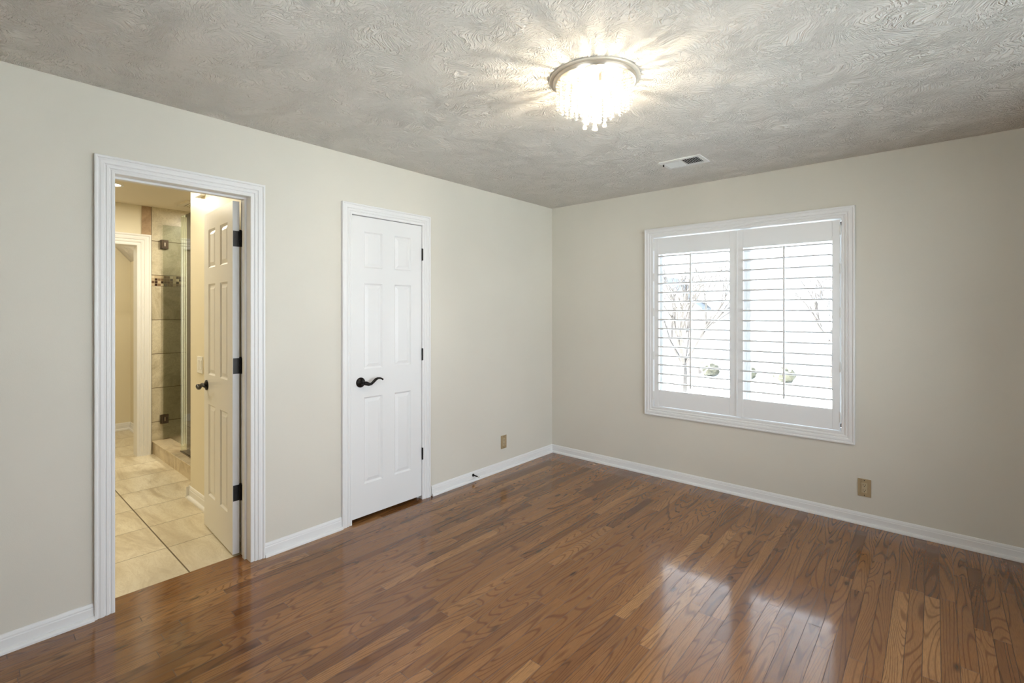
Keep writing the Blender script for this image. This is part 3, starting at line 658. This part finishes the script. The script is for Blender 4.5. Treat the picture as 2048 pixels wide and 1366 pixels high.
def bead_strand(x, y, ztop, zbot, rb, drop=0.0, flat=0.0):
    bm = bmesh.new(); z = ztop; pitch = 2*rb*1.04
    while z-pitch > zbot+drop:
        c_ = z-pitch/2
        lathe(bm, [(0, c_+rb), (rb*0.72, c_+rb*0.62), (rb, c_+rb*0.1), (rb, c_-rb*0.1), (rb*0.72, c_-rb*0.62), (0, c_-rb)], Matrix.Translation((x, y, 0)), 8); z -= pitch
    if drop > 0:
        Mt = Matrix.Translation((x, y, 0))
        lathe(bm, [(0, z), (rb*0.8, z-drop*0.10), (rb*0.85, z-drop*0.45), (rb*1.55, z-drop*0.80), (rb*1.25, z-drop*0.94), (0, z-drop)], Mt, 10)
    return bm
def dome(r): return -0.108 - 0.060*math.sqrt(max(0.0, 1-(r/0.168)**2))
for (rr_, n_, rb_) in ((0.164, 40, 0.0062), (0.147, 20, 0.0062), (0.126, 18, 0.0064), (0.096, 12, 0.0066), (0.064, 8, 0.0070)):
    for k in range(n_):
        a = 2*PI*(k+random.uniform(-0.12, 0.12))/n_
        link('crystal_strand', bead_strand(rr_*math.cos(a), rr_*math.sin(a), -0.022, dome(rr_)-random.uniform(0, 0.006), rb_), M_crystal, cl)
for k in range(6):
    a = 2*PI*k/5+0.72; r_ = 0.046 if k else 0.0
    link('crystal_drop', bead_strand(r_*math.cos(a), r_*math.sin(a), -0.022, -0.234 if r_ == 0 else -0.220, 0.0072, 0.042), M_crystal, cl)

# ------------------------------------------------------------------ outdoors seen through the louvers
M_snow = mat('pale_winter_ground', (0.72, 0.74, 0.72), 0.9); M_road = mat('pale_concrete_street', (0.55, 0.56, 0.58), 0.9)
M_side = mat('cream_siding', (0.66, 0.64, 0.60), 0.8); M_roof = mat('grey_shingles', (0.07, 0.078, 0.09), 0.9); M_brick = mat('red_brown_brick', (0.30, 0.25, 0.22), 0.9)
M_bark = mat('grey_brown_bark', (0.035, 0.030, 0.028), 0.9); M_gl = mat('house_window_glass', (0.09, 0.10, 0.12), 0.2); M_gdoor = mat('garage_door_white', (0.66, 0.68, 0.70), 0.6); M_bush = mat('winter_shrub', (0.035, 0.034, 0.022), 0.9)
GZ = -3.0
tag(link('ground', B((-60, 60, -60, 120, GZ-0.2, GZ)), M_snow), 'pale winter lawn outside the window', 'ground', kind='structure')
tag(link('street', B((-60, 60, 17.0, 25.0, GZ, GZ+0.03)), M_road), 'pale street running past the houses', 'street', kind='structure')
tag(link('driveway', B((-11.5, -6.5, 25.0, 31.0, GZ, GZ+0.03)), M_road), 'short pale driveway across the street', 'driveway', kind='structure')
def house(x, y, w_, d_, h_, rh, label, garage=True):
    r = tag(empty('house', (x, y, GZ)), label, 'house')
    link('wall', B((-w_/2, w_/2, 0, d_, 0, h_)), M_side, r)
    bm = bmesh.new(); extrude_prof(bm, [(-0.5, h_), (d_/2, h_+rh), (d_+0.5, h_)], lambda a, b: Vector((-w_/2-0.4, a, b)), lambda a, b: Vector((w_/2+0.4, a, b))); link('roof', bm, M_roof, r)
    gw = w_*0.42
    bm = bmesh.new(); extrude_prof(bm, [(-gw/2, 0), (gw/2, 0), (gw/2, h_-0.4), (0, h_+rh*0.55), (-gw/2, h_-0.4)], lambda a, b: Vector((a-w_*0.22, -1.6, b)), lambda a, b: Vector((a-w_*0.22, 0.1, b))); link('front_gable', bm, M_brick, r)
    bm = bmesh.new()
    for sg in (-1, 1):
        extrude_prof(bm, [(0, h_+rh*0.55+0.05), (sg*(gw/2+0.35), h_-0.75), (sg*(gw/2+0.35), h_-0.55), (0, h_+rh*0.55+0.25)], lambda a, b: Vector((a-w_*0.22, -1.9, b)), lambda a, b: Vector((a-w_*0.22, d_*0.4, b)))
    link('gable_roof', bm, M_roof, r)
    if garage: link('garage_door', B((-w_*0.22-gw*0.38, -w_*0.22+gw*0.38, -1.68, -1.6, 0.0, 2.2)), M_gdoor, r)
    for (a, b) in ((0.12, 1.0), (0.33, 1.0), (0.12, 3.7), (0.33, 3.7)):
        if b+1.2 < h_: fr = link('window', B((w_*a-0.65, w_*a+0.65, -0.06, 0.0, b-0.05, b+1.25)), M_gdoor, r); link('pane', B((w_*a-0.55, w_*a+0.55, -0.08, -0.06, b, b+1.2)), M_gl, fr)
    return r
house(-9.5, 32, 13, 9, 5.2, 2.8, 'cream two-storey house with brick gable seen through the left shutter')
house(7.5, 34, 13, 9, 5.2, 2.8, 'cream two-storey house seen through the right edge of the window')
house(-26, 33, 13, 9, 5.0, 2.8, 'cream house farthest left across the street')
def tree(x, y, h_, label, seed=1, spread=0.55):
    rnd = random.Random(seed); r = tag(empty('bare_tree', (x, y, GZ)), label, 'tree', 'bare winter trees outside')
    bt = bmesh.new(); tube(bt, [(0, 0, 0), (0.03, 0, h_*0.18), (0, 0.05, h_*0.34)], [0.17, 0.13, 0.11], 10); link('trunk', bt, M_bark, r, True)
    bb = bmesh.new()
    def br(p_, d, L_, rad, lev):
        p2 = p_+d*L_; mid = p_+d*L_*0.5+Vector((rnd.uniform(-1, 1), rnd.uniform(-1, 1), 0))*L_*0.06
        tube(bb, [p_, mid, p2], [rad, rad*0.8, rad*0.6], 5, cap=False)
        if lev == 0: return
        for _ in range(3 if lev > 1 else 4):
            nd = (d+Vector((rnd.uniform(-1, 1), rnd.uniform(-1, 1), rnd.uniform(-0.3, 0.7)))*spread).normalized()
            br(p_+d*L_*rnd.uniform(0.45, 1.0), nd, L_*rnd.uniform(0.55, 0.78), rad*0.55, lev-1)
    for k in range(5):
        a = 2*PI*k/5+rnd.random(); br(Vector((0, 0.05, h_*0.32)), Vector((math.cos(a)*0.5, math.sin(a)*0.5, 1)).normalized(), h_*0.30, 0.075, 4)
    link('branches', bb, M_bark, r); return r
tree(-4.4, 14.5, 7.2, 'bare winter tree seen through the left of the right shutter', 3)
tree(2.2, 17.5, 7.0, 'slim bare tree seen through the right shutter', 9, 0.6)
tree(-14.5, 15.5, 6.5, 'bare winter tree seen through the left shutter', 5)
tree(-1.5, 28.5, 8.0, 'bare tree beside the right-hand house', 12)
for k, (x, y) in enumerate(((-8.7, 30.0), (-6.4, 30.0), (-4.2, 30.2), (1.0, 32.0), (2.9, 31.0))):
    bm = bmesh.new(); bmesh.ops.create_icosphere(bm, subdivisions=3, radius=0.6); rn = random.Random(k)
    for v in bm.verts: v.co *= rn.uniform(0.85, 1.12); v.co.z *= 0.8
    o = link('shrub', bm, M_bush); o.location = (x, y, GZ+0.42); tag(o, 'low dark shrub in the beds across the street', 'shrub', 'low shrubs across the street')
